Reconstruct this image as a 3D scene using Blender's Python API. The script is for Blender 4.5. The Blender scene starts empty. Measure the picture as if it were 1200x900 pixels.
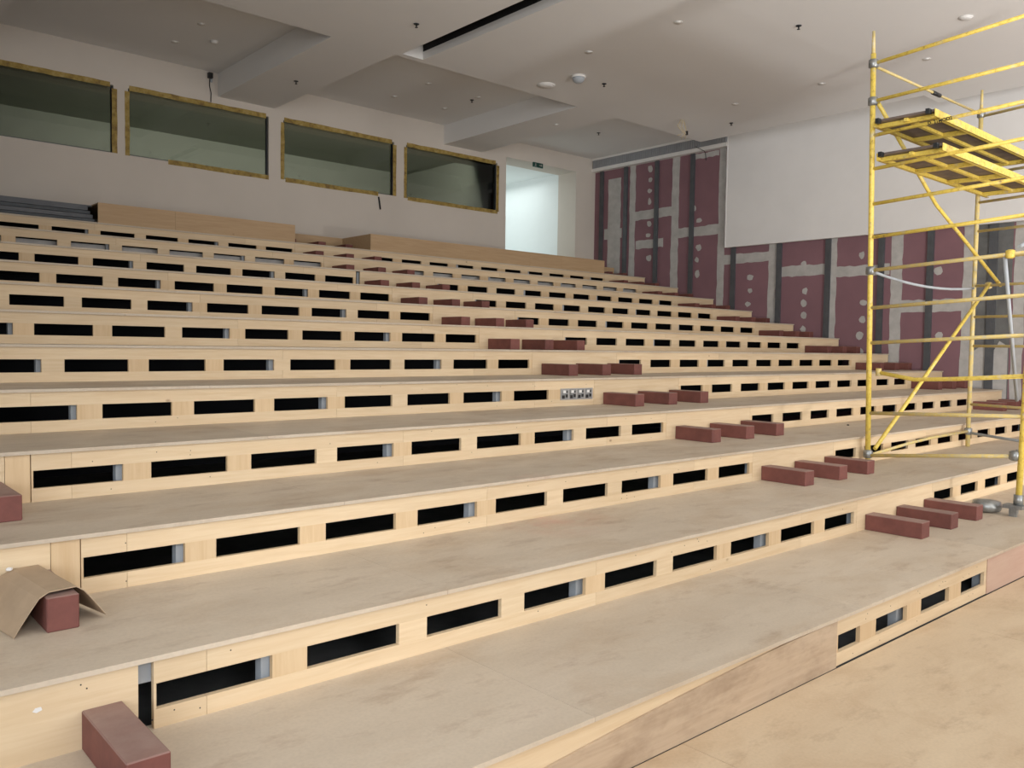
import bpy, bmesh, math, random
from mathutils import Vector, Matrix
random.seed(7)
S = bpy.context.scene
COL = S.collection

# ------------------------------------------------------------------ camera, world, lights, exposure
cd = bpy.data.cameras.new('camera'); cam = bpy.data.objects.new('camera', cd); COL.objects.link(cam)
FW = Vector((0.66110748, 0.74894627, -0.04490419)); RT = Vector((0.75006160, -0.66120099, 0.01486090)); UP = Vector((0.01856068, 0.04350556, 0.99888076))
cam.matrix_world = Matrix(((RT.x, UP.x, -FW.x, 0), (RT.y, UP.y, -FW.y, 0), (RT.z, UP.z, -FW.z, 1.9647), (0, 0, 0, 1)))
cd.sensor_fit = 'HORIZONTAL'; cd.sensor_width = 36; cd.lens = 986.518 / 1200 * 36; cd.clip_start = 0.05; cd.clip_end = 200
S.camera = cam
S.view_settings.view_transform = 'Standard'; S.view_settings.look = 'None'
S.view_settings.gamma = 1; S.view_settings.use_curve_mapping = False
S.view_settings.exposure = -0.15
W = bpy.data.worlds.new('daylight'); S.world = W; W.use_nodes = True
W.node_tree.nodes['Background'].inputs[0].default_value = (0.75, 0.85, 1, 1)
W.node_tree.nodes['Background'].inputs[1].default_value = 1.0

YCR = 17.32
def area(name, loc, direction, sx, sy, power, color, spread=math.pi):
    l = bpy.data.lights.new(name, 'AREA'); l.shape = 'RECTANGLE'; l.size = sx; l.size_y = sy
    l.energy = power; l.color = color; l.spread = spread
    o = bpy.data.objects.new(name, l); COL.objects.link(o); o.location = loc
    o.rotation_euler = Vector(direction).to_track_quat('-Z', 'Z').to_euler()
    return o
# daylight through the openings behind and beside the camera, plus two added fill lights
area('daylight_front', (10.0, -4.9, 3.75), (0, 1, 0.0), 12.6, 5.1, 430, (1.0, 0.985, 0.96))
area('daylight_beam', (-0.9, -4.6, 4.2), (3.0, 8.9, -3.5), 1.2, 1.2, 7, (0.97, 0.98, 1.0), math.radians(26))
area('added_fill_overhead', (6.0, -0.8, 6.6), (0.0, 0.25, -1), 9.0, 2.0, 150, (1.0, 0.955, 0.88))  # unseen overhead light added to brighten the floor and front treads
area('added_fill_low', (9.0, -3.0, 0.9), (0.62, 0.62, 0.5), 0.9, 0.6, 300, (1.0, 0.98, 0.95), math.radians(130))  # unseen upward light added to lift the right-hand ceiling and upper board
area('daylight_left', (-2.5, -1.9, 3.9), (1, 0.55, 0.22), 5.4, 4.6, 330, (0.97, 0.985, 1.0), math.radians(105))
area('daylight_side', (-2.4, 2.2, 1.75), (1, 0.25, -0.1), 2.0, 2.2, 40, (0.72, 0.86, 1.0))
area('corridor_light', (15.4, 19.2, 6.7), (0, 0, -1), 2.2, 3.0, 40, (0.93, 1.0, 1.0))
area('control_room_light', (9.0, YCR, 6.87), (0, 1, -0.6), 9.0, 0.05, 560, (1.0, 0.99, 0.95))

# ------------------------------------------------------------------ helpers
def objprop(o, label=None, cat=None, group=None, kind=None):
    if label: o['label'] = label
    if cat: o['category'] = cat
    if group: o['group'] = group
    if kind: o['kind'] = kind
    return o
def thing(name, loc, label, cat, group=None):
    o = bpy.data.objects.new(name, None); COL.objects.link(o); o.location = loc; o.empty_display_size = 0.1
    return objprop(o, label, cat, group)
def wloc(o):
    v = Vector(o.location)
    while o.parent: o = o.parent; v += Vector(o.location)
    return v
def link(name, me, loc, parent=None, rot=None):
    o = bpy.data.objects.new(name, me); COL.objects.link(o)
    if parent is not None:
        o.parent = parent; o.location = Vector(loc) - wloc(parent)
    else: o.location = loc
    if rot: o.rotation_euler = rot
    return o
def bm_box(bm, x0, x1, y0, y1, z0, z1):
    v = [bm.verts.new(c) for c in ((x0,y0,z0),(x1,y0,z0),(x1,y1,z0),(x0,y1,z0),(x0,y0,z1),(x1,y0,z1),(x1,y1,z1),(x0,y1,z1))]
    for f in ((0,3,2,1),(4,5,6,7),(0,1,5,4),(1,2,6,5),(2,3,7,6),(3,0,4,7)): bm.faces.new([v[i] for i in f])
    return v
def bm_tube(bm, pts, r, n=10, cap=True):
    rings = []; u = None
    pts = [Vector(p) for p in pts]
    for i, p in enumerate(pts):
        d = (pts[min(i+1, len(pts)-1)] - pts[max(i-1, 0)]).normalized()
        if u is None: u = d.cross(Vector((0,0,1)) if abs(d.z) < 0.9 else Vector((1,0,0)))
        u = (u - d*u.dot(d)).normalized(); w = d.cross(u).normalized()
        rr = r[i] if isinstance(r, (list, tuple)) else r
        rings.append([bm.verts.new(p + (u*math.cos(t) + w*math.sin(t))*rr) for t in [2*math.pi*k/n for k in range(n)]])
    for a, b in zip(rings, rings[1:]):
        for k in range(n):
            f = bm.faces.new((a[k], a[(k+1) % n], b[(k+1) % n], b[k])); f.smooth = True
    if cap:
        bm.faces.new(rings[0]); bm.faces.new(rings[-1])
def bm_lathe(bm, prof, c=(0,0,0), n=20):
    rings = [[bm.verts.new((c[0]+r*math.cos(2*math.pi*k/n), c[1]+r*math.sin(2*math.pi*k/n), c[2]+z)) for k in range(n)] for r, z in prof]
    for a, b in zip(rings, rings[1:]):
        for k in range(n):
            f = bm.faces.new((a[k], a[(k+1) % n], b[(k+1) % n], b[k])); f.smooth = True
    bm.faces.new(rings[0]); bm.faces.new(rings[-1])
def bm_prism(bm, poly, axis, a, b):
    def P(p, t):
        return {'x': (t, p[0], p[1]), 'y': (p[0], t, p[1]), 'z': (p[0], p[1], t)}[axis]
    A = [bm.verts.new(P(p, a)) for p in poly]; B = [bm.verts.new(P(p, b)) for p in poly]
    n = len(poly)
    bm.faces.new(A); bm.faces.new(list(reversed(B)))
    for i in range(n): bm.faces.new((A[i], A[(i+1) % n], B[(i+1) % n], B[i]))
def finish(name, bm, mat, parent=None, origin=None):
    bmesh.ops.recalc_face_normals(bm, faces=bm.faces)
    if origin is None:
        lo = Vector((min(v.co.x for v in bm.verts), min(v.co.y for v in bm.verts), min(v.co.z for v in bm.verts)))
        hi = Vector((max(v.co.x for v in bm.verts), max(v.co.y for v in bm.verts), max(v.co.z for v in bm.verts)))
        origin = (lo + hi) / 2
    origin = Vector(origin)
    for v in bm.verts: v.co -= origin
    me = bpy.data.meshes.new(name); bm.to_mesh(me); bm.free(); me.materials.append(mat)
    return link(name, me, origin, parent)
_cache = {}
def box(name, x0, x1, y0, y1, z0, z1, mat, parent=None, bevel=0.0):
    key = (round(x1-x0, 4), round(y1-y0, 4), round(z1-z0, 4), mat.name, bevel)
    if key not in _cache:
        bm = bmesh.new(); hx, hy, hz = (x1-x0)/2, (y1-y0)/2, (z1-z0)/2
        bm_box(bm, -hx, hx, -hy, hy, -hz, hz)
        bmesh.ops.recalc_face_normals(bm, faces=bm.faces)
        if bevel: bmesh.ops.bevel(bm, geom=list(bm.edges), offset=bevel, segments=1, affect='EDGES')
        me = bpy.data.meshes.new(name); bm.to_mesh(me); bm.free(); me.materials.append(mat); _cache[key] = me
    return link(name, _cache[key], ((x0+x1)/2, (y0+y1)/2, (z0+z1)/2), parent)

# ------------------------------------------------------------------ materials
class NT:
    def __init__(s, name):
        s.m = bpy.data.materials.new(name); s.m.use_nodes = True; s.t = s.m.node_tree; s.b = s.t.nodes['Principled BSDF']; s.n = s.t.nodes
    def new(s, t, **k):
        n = s.n.new(t)
        for a, v in k.items(): setattr(n, a, v)
        return n
    def l(s, a, b): s.t.links.new(a, b)
    def set(s, **k):
        for a, v in k.items(): s.b.inputs[a.replace('_', ' ')].default_value = v
    def coord(s, scale=(1,1,1), kind='Object', rnd=False):
        tc = s.new('ShaderNodeTexCoord'); mp = s.new('ShaderNodeMapping'); mp.inputs['Scale'].default_value = scale
        s.l(tc.outputs[kind], mp.inputs['Vector'])
        return mp.outputs['Vector']
    def geo(s, scale=(1,1,1)):
        g = s.new('ShaderNodeNewGeometry'); mp = s.new('ShaderNodeMapping'); mp.inputs['Scale'].default_value = scale
        s.l(g.outputs['Position'], mp.inputs['Vector']); return mp.outputs['Vector']
    def rand(s, mul=40.0):
        oi = s.new('ShaderNodeObjectInfo'); m = s.new('ShaderNodeMath', operation='MULTIPLY'); m.inputs[1].default_value = mul
        s.l(oi.outputs['Random'], m.inputs[0]); return m.outputs[0]
    def noise(s, vec, scale, detail=4, rough=0.55, w=None, dist=0.0):
        n = s.new('ShaderNodeTexNoise'); n.noise_dimensions = '4D'
        n.inputs['Scale'].default_value = scale; n.inputs['Detail'].default_value = detail; n.inputs['Roughness'].default_value = rough; n.inputs['Distortion'].default_value = dist
        s.l(vec, n.inputs['Vector'])
        if w is not None: s.l(w, n.inputs['W'])
        return n.outputs['Fac']
    def ramp(s, fac, stops):
        r = s.new('ShaderNodeValToRGB'); e = r.color_ramp.elements
        while len(e) < len(stops): e.new(0.5)
        for el, (p, c) in zip(e, stops): el.position = p; el.color = (c[0], c[1], c[2], 1) if not isinstance(c, (int, float)) else (c, c, c, 1)
        s.l(fac, r.inputs['Fac']); return r.outputs['Color']
    def mix(s, fac, a, b, mode='MIX'):
        m = s.new('ShaderNodeMix', data_type='RGBA', blend_type=mode)
        for sock, v in ((m.inputs[0], fac), (m.inputs[6], a), (m.inputs[7], b)):
            if isinstance(v, (int, float)): sock.default_value = v
            elif isinstance(v, tuple): sock.default_value = (v[0], v[1], v[2], 1)
            else: s.l(v, sock)
        return m.outputs[2]
    def bump(s, h, strength=0.2, dist=0.01):
        b = s.new('ShaderNodeBump'); b.inputs['Strength'].default_value = strength; b.inputs['Distance'].default_value = dist
        s.l(h, b.inputs['Height']); s.l(b.outputs['Normal'], s.b.inputs['Normal'])
    def color(s, c): s.l(c, s.b.inputs['Base Color'])
def tint(t, col, lo, hi):
    oi = t.new('ShaderNodeObjectInfo'); mr = t.new('ShaderNodeMapRange'); mr.inputs['To Min'].default_value = lo; mr.inputs['To Max'].default_value = hi
    t.l(oi.outputs['Random'], mr.inputs['Value'])
    h = t.new('ShaderNodeHueSaturation'); t.l(col, h.inputs['Color']); t.l(mr.outputs['Result'], h.inputs['Value'])
    return h.outputs['Color']
def m_ply(name, a, b, c, rough, vert=False, dirt=0.0):
    t = NT(name); w = t.rand()
    sc = (14, 14, 0.9) if vert else (0.9, 14, 14)
    grain = t.noise(t.coord(sc), 2.2, 5, 0.6, w, 0.6)
    cloud = t.noise(t.coord((1.2, 3, 3)), 1.6, 3, 0.5, w)
    col = t.ramp(grain, [(0.3, b), (0.62, a)])
    col = t.mix(t.ramp(cloud, [(0.42, 0), (0.75, 0.6)]), col, c)
    vo = t.new('ShaderNodeTexVoronoi'); vo.inputs['Scale'].default_value = 2.6; vo.inputs['Randomness'].default_value = 1
    vo.voronoi_dimensions = '4D'; t.l(t.coord((1, 1, 1.7)), vo.inputs['Vector']); t.l(w, vo.inputs['W'])
    col = t.mix(t.ramp(vo.outputs['Distance'], [(0.025, 0.75), (0.075, 0.0)]), col, (0.22, 0.11, 0.05))
    col = tint(t, col, 0.93, 1.05)
    if dirt:
        d = t.noise(t.geo((1, 1, 2.5)), 2.3, 6, 0.62)
        col = t.mix(t.ramp(d, [(0.45, 0), (0.75, dirt)]), col, (0.20, 0.125, 0.075))
    t.color(col); t.set(Roughness=rough); t.bump(grain, 0.12, 0.004)
    return t.m
PLY = m_ply('birch_plywood', (0.72, 0.565, 0.37), (0.63, 0.465, 0.28), (0.68, 0.51, 0.32), 0.62)
PLYV = m_ply('birch_plywood_upright', (0.68, 0.505, 0.305), (0.60, 0.42, 0.235), (0.64, 0.455, 0.265), 0.62, vert=True)
PLYD = m_ply('birch_plywood_soiled', (0.54, 0.41, 0.285), (0.45, 0.33, 0.22), (0.46, 0.355, 0.255), 0.6, dirt=0.75)
PLYB = m_ply('birch_plywood_brown', (0.49, 0.335, 0.19), (0.42, 0.275, 0.145), (0.45, 0.30, 0.165), 0.62)  # darker brown plywood tone for the top landing
PLYP = m_ply('plywood_stained_pink', (0.52, 0.355, 0.27), (0.48, 0.31, 0.235), (0.56, 0.41, 0.31), 0.6)
def m_tread(name, base, dark, warm, rough):
    t = NT(name); w = t.rand(5)
    g = t.noise(t.geo((0.7, 3.0, 1)), 1.3, 6, 0.6)
    col = t.ramp(g, [(0.3, dark), (0.68, base)])
    d = t.noise(t.geo((1.0, 1.8, 1)), 1.15, 8, 0.68, None, 0.4)
    col = t.mix(t.ramp(d, [(0.48, 0), (0.68, 0.6)]), col, warm)
    d2 = t.noise(t.geo((2.0, 5.0, 1)), 1.1, 8, 0.7)
    col = t.mix(t.ramp(d2, [(0.54, 0), (0.74, 0.55)]), col, (0.25, 0.145, 0.085))
    f = t.noise(t.geo((1, 1, 1)), 60, 2, 0.5)
    col = t.mix(t.ramp(f, [(0.4, 0.0), (0.75, 0.12)]), col, (0.2, 0.16, 0.12))
    # red dust spilled on the second tier
    g2 = t.new('ShaderNodeNewGeometry'); vm = t.new('ShaderNodeVectorMath', operation='DISTANCE'); vm.inputs[1].default_value = (4.45, 4.5, 0.64)
    t.l(g2.outputs['Position'], vm.inputs[0])
    sp = t.mix(1.0, t.ramp(vm.outputs['Value'], [(0.05, 0.8), (0.55, 0.0)]), t.ramp(t.noise(t.geo(), 3.5, 6, 0.7), [(0.40, 0.0), (0.66, 0.75)]), 'MULTIPLY')
    col = t.mix(sp, col, (0.55, 0.25, 0.18))
    col = tint(t, col, 0.95, 1.05)
    t.color(col); t.l(t.ramp(d, [(0.3, rough), (0.8, rough + 0.2)]), t.b.inputs['Roughness']); t.bump(f, 0.08, 0.003)
    t.set(Specular_IOR_Level=0.45)
    return t.m
TREAD = m_tread('plywood_sheet_dusty', (0.60, 0.51, 0.40), (0.52, 0.435, 0.335), (0.46, 0.34, 0.225), 0.46)
FLOORM = m_tread('floor_plywood_dusty', (0.62, 0.49, 0.335), (0.55, 0.42, 0.28), (0.45, 0.31, 0.185), 0.5)
def m_plain(name, col, rough=0.6, metal=0.0, var=0.08, scale=3.0, bump=0.0, spec=0.5):
    t = NT(name); n = t.noise(t.geo(), scale, 6, 0.6)
    c2 = tuple(max(0, x*(1-var*2)) for x in col)
    t.color(t.ramp(n, [(0.3, c2), (0.7, col)])); t.set(Roughness=rough, Metallic=metal, Specular_IOR_Level=spec)
    if bump: t.bump(t.noise(t.geo(), scale*12, 3, 0.6), bump, 0.004)
    return t.m
PLASTER = m_plain('white_plaster', (0.66, 0.60, 0.53), 0.85, 0, 0.035, 0.7, 0.05, 0.25)
CEIL = m_plain('ceiling_paint', (0.79, 0.78, 0.765), 0.85, 0, 0.02, 0.5, 0, 0.25)
WHITE = m_plain('white_paint', (0.78, 0.76, 0.73), 0.55, 0, 0.02)
CORR = m_plain('corridor_paint', (0.86, 0.90, 0.89), 0.7, 0, 0.01)
PANEL = m_plain('grey_white_board', (0.82, 0.80, 0.78), 0.8, 0, 0.05, 0.6, 0, 0.25)
FILL = m_plain('joint_compound', (0.52, 0.50, 0.475), 0.9, 0, 0.12, 5.0, 0.1, 0.2)
CONC = m_plain('grey_concrete', (0.20, 0.20, 0.195), 0.85, 0, 0.25, 2.0, 0.1, 0.2)
STUD = m_plain('galvanised_steel', (0.12, 0.125, 0.135), 0.55, 0.35, 0.15, 4.0)
STUDL = m_plain('galvanised_steel_light', (0.42, 0.45, 0.48), 0.75, 0.0, 0.1, 4.0)
DARKM = m_plain('painted_void_dark', (0.012, 0.012, 0.014), 0.9, 0, 0.1)  # near-black that paints in the shade inside the tier voids
DARKST = m_plain('dark_steel', (0.045, 0.05, 0.055), 0.45, 0.5, 0.2)
BLACK = m_plain('black_plastic', (0.015, 0.014, 0.014), 0.5)
CARD = m_plain('cardboard', (0.47, 0.35, 0.235), 0.85, 0, 0.12, 4.0, 0.1, 0.2)
CHROME = m_plain('worn_steel', (0.40, 0.41, 0.40), 0.4, 0.7, 0.25, 14.0)
PLATE = m_plain('grey_plate', (0.40, 0.38, 0.36), 0.5, 0.1, 0.05)
GRILLE = m_plain('grille_grey', (0.40, 0.41, 0.43), 0.6, 0.2, 0.05)
GREEN = m_plain('sign_green', (0.01, 0.07, 0.055), 0.4)
DECKB = m_plain('deck_plywood_brown', (0.20, 0.15, 0.125), 0.6, 0, 0.25, 7.0)
t = NT('red_oxide_block'); n = t.noise(t.coord(), 9, 6, 0.65, t.rand())
c = t.ramp(n, [(0.3, (0.135, 0.045, 0.036)), (0.7, (0.20, 0.068, 0.053))])
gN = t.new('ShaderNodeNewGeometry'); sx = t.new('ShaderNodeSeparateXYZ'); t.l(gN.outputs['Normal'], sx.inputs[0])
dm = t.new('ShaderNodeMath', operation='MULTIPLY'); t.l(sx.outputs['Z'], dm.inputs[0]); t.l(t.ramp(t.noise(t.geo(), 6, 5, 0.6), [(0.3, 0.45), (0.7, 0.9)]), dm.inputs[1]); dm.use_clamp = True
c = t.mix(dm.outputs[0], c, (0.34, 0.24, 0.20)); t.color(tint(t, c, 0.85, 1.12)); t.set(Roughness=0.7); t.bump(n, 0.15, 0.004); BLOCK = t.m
t = NT('pink_fireboard'); n = t.noise(t.geo(), 1.2, 6, 0.6)
c = t.ramp(n, [(0.3, (0.215, 0.118, 0.134)), (0.7, (0.255, 0.138, 0.157))]); t.color(c); t.set(Roughness=0.85, Specular_IOR_Level=0.2); PINK = t.m
t = NT('yellow_scaffold_paint'); n = t.noise(t.geo((1, 1, 1)), 22, 6, 0.7)
c = t.ramp(n, [(0.32, (0.33, 0.20, 0.06)), (0.44, (0.74, 0.54, 0.09)), (0.62, (0.82, 0.63, 0.14))])
n2 = t.noise(t.geo(), 6, 6, 0.7); c = t.mix(t.ramp(n2, [(0.56, 0), (0.66, 0.75)]), c, (0.60, 0.52, 0.36)); t.color(c); t.set(Roughness=0.42); YEL = t.m
t = NT('dusty_yellow_paint'); n = t.noise(t.geo((1, 1, 1)), 14, 6, 0.7)
c = t.ramp(n, [(0.35, (0.50, 0.44, 0.30)), (0.55, (0.66, 0.50, 0.16)), (0.7, (0.62, 0.56, 0.42))]); t.color(c); t.set(Roughness=0.6); YELD = t.m
t = NT('mottled_masking_tape'); n = t.noise(t.geo((1, 1, 1)), 9, 5, 0.7)
c = t.ramp(n, [(0.35, (0.17, 0.10, 0.03)), (0.52, (0.36, 0.25, 0.055)), (0.68, (0.46, 0.34, 0.14))]); t.color(c); t.set(Roughness=0.7); TAPE = t.m
t = NT('dark_tinted_glass')
tr = t.new('ShaderNodeBsdfTransparent'); tr.inputs['Color'].default_value = (0.40, 0.405, 0.38, 1)
gl = t.new('ShaderNodeBsdfGlossy'); gl.inputs['Roughness'].default_value = 0.03; gl.inputs['Color'].default_value = (0.9, 0.95, 0.95, 1)
fr = t.new('ShaderNodeFresnel'); fr.inputs['IOR'].default_value = 1.55
mx = t.new('ShaderNodeMixShader'); t.l(fr.outputs[0], mx.inputs[0]); t.l(tr.outputs[0], mx.inputs[1]); t.l(gl.outputs[0], mx.inputs[2])
t.l(mx.outputs[0], t.n['Material Output'].inputs['Surface']); GLASS = t.m
t = NT('white_downlight'); t.set(Roughness=0.3); t.b.inputs['Base Color'].default_value = (0.9, 0.9, 0.88, 1); LAMPW = t.m  # plain white lens colour, no glow

# ------------------------------------------------------------------ dimensions
H = 0.32; Y1 = 2.5184; D = 1.0951
def yk(k): return Y1 + (k-1)*D
YR = 16.4795; XW = 17.567; ZC = 7.233; ZL = 6.781; YC = 12.026; XL = -2.6; YF = -5.0
NT_ = 12
ORD = ['', 'lowest', 'second', 'third', 'fourth', 'fifth', 'sixth', 'seventh', 'eighth', 'ninth', 'tenth', 'eleventh', 'twelfth', 'thirteenth']

# ------------------------------------------------------------------ room shell
def structure(o): o['kind'] = 'structure'; return o
fl = structure(box('floor', XL, XW, YF, 17.2, -0.25, -0.022, CONC))
xs = [XL, -1.6, 0.88, 3.376, 6.4, 9.4, 12.4, 15.4, XW]
for a, b in zip(xs, xs[1:]):
    for c_, d_ in ((YF, -3.0), (-3.0, -0.55), (-0.55, 2.5015)):
        box('floor_sheet', a+0.0015, b-0.0015, c_+0.0015, d_-0.0015, -0.022, 0, FLOORM, fl)

# rear wall with four windows and a doorway
wins = [(1.98, 4.782), (5.033, 7.781), (8.101, 10.836), (11.165, 13.945)]
ZB, ZT = 5.377, 6.594; DX0, DX1, DZ0, DZ1 = 14.24, 16.80, 4.16, 6.80
bm = bmesh.new(); WT = 0.70
bm_box(bm, XL, DX0, YR, YR+WT, -0.2, ZB); bm_box(bm, XL, DX0, YR, YR+WT, ZT, ZC+0.2)
ex = [XL] + [v for w in wins for v in w] + [DX0]
for i in range(0, len(ex), 2): bm_box(bm, ex[i], ex[i+1], YR, YR+0.12, ZB, ZT)
bm_box(bm, DX0, XW+0.3, YR, YR+WT, -0.2, DZ0-0.02); bm_box(bm, DX0, XW+0.3, YR, YR+WT, DZ1, ZC+0.2); bm_box(bm, DX1, XW+0.3, YR, YR+WT, DZ0-0.02, DZ1)
wr = structure(finish('wall_rear', bm, PLASTER))
box('corner_bead', DX0-0.05, DX0, YR-0.006, YR, 4.16, 5.3, PLASTER, wr)
# control room behind the windows, corridor behind the doorway
bm = bmesh.new(); y0, y1 = YR+0.121, YR+4.2; x0, x1 = XL, 14.0
bm_box(bm, x0, x1, YR+WT, y1, 3.9, 4.0); bm_box(bm, x0, x1, YR+WT, y1, 6.9, 7.0); bm_box(bm, x0, x1, y1, y1+0.1, 3.9, 7.0)
bm_box(bm, x0-0.1, x0, YR+WT, y1, 3.9, 7.0); bm_box(bm, x1, x1+0.1, YR+WT, y1+0.1, 3.9, 7.0); bm_box(bm, x1, x1+0.1, y0, YR+WT, ZB, ZT)
CTRL = m_plain('control_room_wall', (0.36, 0.38, 0.33), 0.85)
structure(finish('wall_control_room', bm, CTRL))
bm = bmesh.new()
bm_box(bm, DX0-0.1, DX1+0.1, YR+WT, 21.6, 4.06, 4.16); bm_box(bm, DX0-0.1, DX1+0.1, YR+WT, 21.6, 6.84, 6.94)
bm_box(bm, DX1, DX1+0.1, YR+WT, 21.6, 4.16, 6.84); bm_box(bm, DX0-0.1, DX0, YR+0.13, 21.6, 4.16, 6.84); bm_box(bm, DX0-0.1, DX1+0.1, 21.6, 21.7, 4.06, 6.94)
structure(finish('wall_corridor', bm, CORR))
d1 = structure(bpy.data.objects.new('door_1', None)); COL.objects.link(d1); d1.location = (15.5, YR, 4.16)
box('threshold', DX0, DX1, YR-0.01, YR+0.12, 4.10, 4.165, PLY, d1)

# windows: pane, mottled masking tape round it
def ragged(x0, x1, z0, z1, y, horizontal=True, jit=0.006):
    bm = bmesh.new(); n = max(3, int(max(x1-x0, z1-z0)/0.18)); P = []
    for i in range(n+1):
        f = i/n
        P.append((x0+(x1-x0)*f, z1+random.uniform(-jit, jit)) if horizontal else (x0+random.uniform(-jit, jit), z0+(z1-z0)*f))
    for i in range(n, -1, -1):
        f = i/n
        P.append((x0+(x1-x0)*f, z0+random.uniform(-jit, jit)) if horizontal else (x1+random.uniform(-jit, jit), z0+(z1-z0)*f))
    bm_prism(bm, P, 'y', y-0.004, y)
    return bm
tapes = [('t', 'r'), ('t', 'l', 'b7'), ('t', 'l', 'r', 'b8'), ('t', 'l', 'r', 'b')]
for i, ((a, b), tp) in enumerate(zip(wins, tapes)):
    w = structure(bpy.data.objects.new('window_%d' % (i+1), None)); COL.objects.link(w); w.location = ((a+b)/2, YR, ZB)
    box('pane', a, b, YR+0.07, YR+0.082, ZB, ZT, GLASS, w)
    for (p, q, r, s) in ((a, b, ZB, ZB+0.025), (a, b, ZT-0.025, ZT), (a, a+0.03, ZB, ZT), (b-0.03, b, ZB, ZT)):
        box('window_frame', p, q, YR+0.05, YR+0.11, r, s, DARKST, w)
    for s in tp:
        if s == 't': finish('tape_strip', ragged(a+0.02, b-0.06, ZT-0.045, ZT+0.05, YR), TAPE, w)
        if s == 'l': finish('tape_strip', ragged(a-0.055, a+0.025, ZB-0.01, ZT-0.06, YR, False), TAPE, w)
        if s == 'r': finish('tape_strip', ragged(b-0.03, b+0.06, ZB, ZT-0.06, YR, False), TAPE, w)
        if s == 'b': finish('tape_strip', ragged(a+0.05, b+0.02, ZB-0.06, ZB+0.03, YR), TAPE, w)
        if s == 'b7': finish('tape_strip', ragged(a+0.72, b, ZB-0.06, ZB+0.03, YR), TAPE, w)
        if s == 'b8': finish('tape_strip', ragged(a+0.05, b-0.42, ZB-0.06, ZB+0.03, YR), TAPE, w)

# ceiling: low plate with coffers by the rear wall, open slot, right-hand cove
bm = bmesh.new(); T = ZC
SX0, SX1 = 7.97, 8.39
bm_box(bm, XL, SX0, YF, YC, ZL, T); bm_box(bm, SX0, SX1, 11.91, YC, ZL, T); bm_box(bm, SX1, 16.36, YF, YC, ZL, T)
bm_box(bm, 16.36, 17.03, YF, 6.96, ZL, T)
bm_box(bm, XL, 2.70, YC, YR, ZL, T); bm_box(bm, 6.72, 7.90, YC, YR, ZL, T); bm_box(bm, 12.25, 13.41, YC, YR, ZL, T)
bm_box(bm, XL, SX0, YF, YR, ZC, ZC+0.2); bm_box(bm, SX0, SX1, 11.91, YR, ZC, ZC+0.2); bm_box(bm, SX1, XW+0.3, YF, YR, ZC, ZC+0.2)
ce = structure(finish('ceiling', bm, CEIL))
bm = bmesh.new()
bm_box(bm, SX0-0.05, SX0, YF, 11.95, ZL+0.11, 8.0); bm_box(bm, SX1, SX1+0.05, YF, 11.95, ZL+0.11, 8.0); bm_box(bm, SX0-0.05, SX1+0.05, YF, 11.95, 8.0, 8.05); bm_box(bm, SX0-0.05, SX1+0.05, 11.9, 11.95, ZC, 8.0)
finish('slot_lining', bm, DARKM, ce)
bm = bmesh.new()
bm_box(bm, SX0-0.003, SX0+0.006, YF, 11.9, ZL+0.11, 7.9); bm_box(bm, SX1-0.006, SX1+0.003, YF, 11.9, ZL+0.13, 7.9)
finish('slot_lining', bm, DARKM, ce)
box('slot_lip', SX1-0.008, SX1+0.002, YF, 11.9, ZL-0.001, ZL+0.13, WHITE, ce); box('slot_lip', SX0, SX1, 11.895, 11.91, ZL-0.001, ZL+0.2, WHITE, ce)

# right wall: pink board, filler on the joints, steel profiles
wl = structure(box('wall_right', XW, XW+0.3, YF, YR+WT, -0.2, ZC+0.2, PINK))
PX = XW-0.005
def patch(poly, mat=FILL, name='filler_strip', th=0.005, x=XW):
    bm = bmesh.new(); bm_prism(bm, poly, 'x', x-th, x); return finish(name, bm, mat, wl)
def vstrip(yc, w, z0, z1, mat=FILL, j=0.012):
    n = int((z1-z0)/0.16)+2; P = []
    for i in range(n+1): P.append((yc-w/2+random.uniform(-j, j), z0+(z1-z0)*i/n))
    for i in range(n, -1, -1): P.append((yc+w/2+random.uniform(-j, j), z0+(z1-z0)*i/n))
    patch(P, mat)
def hstrip(y0, y1, zc0, zc1, j=0.014):
    n = int((y1-y0)/0.12)+2; P = []
    for i in range(n+1): P.append((y0+(y1-y0)*i/n, zc1+random.uniform(-j, j)))
    for i in range(n, -1, -1): P.append((y0+(y1-y0)*i/n, zc0+random.uniform(-j, j)))
    patch(P, th=0.0042)
def dab(y, z, ry, rz):
    P = []; n = 9
    for i in range(n):
        a = 2*math.pi*i/n; r = random.uniform(0.75, 1.15); P.append((y+ry*r*math.cos(a), z+rz*r*math.sin(a)))
    patch(P, name='filler_dab')
ZBT = 6.87
def zt(y): return ZBT if y > YC else 4.45
def zf(y): return max(0, math.floor((y-Y1)/D+1)*H)
for yc, w in ((15.74, 0.46), (15.09, 0.20), (13.65, 0.23), (12.23, 0.19), (10.80, 0.20), (9.30, 0.17), (7.90, 0.23), (6.49, 0.22), (5.60, 0.20), (4.30, 0.22), (3.0, 0.2)):
    vstrip(yc, w, zf(yc)-0.2, zt(yc)-(0.25 if yc > 15.5 else 0))
for a, b, z0, z1 in ((15.45, 16.1, 4.98, 5.25), (13.72, 15.0, 5.39, 5.63), (12.3, 13.55, 4.80, 5.04), (10.85, 12.2, 4.04, 4.27), (9.35, 10.6, 3.65, 3.89), (8.05, 9.25, 3.58, 3.80), (6.6, 7.85, 2.78, 3.03), (14.02, 14.95, 4.62, 4.85), (12.35, 13.1, 6.72, 6.84), (4.4, 5.5, 2.9, 3.1)):
    hstrip(a, b, z0, z1)
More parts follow.
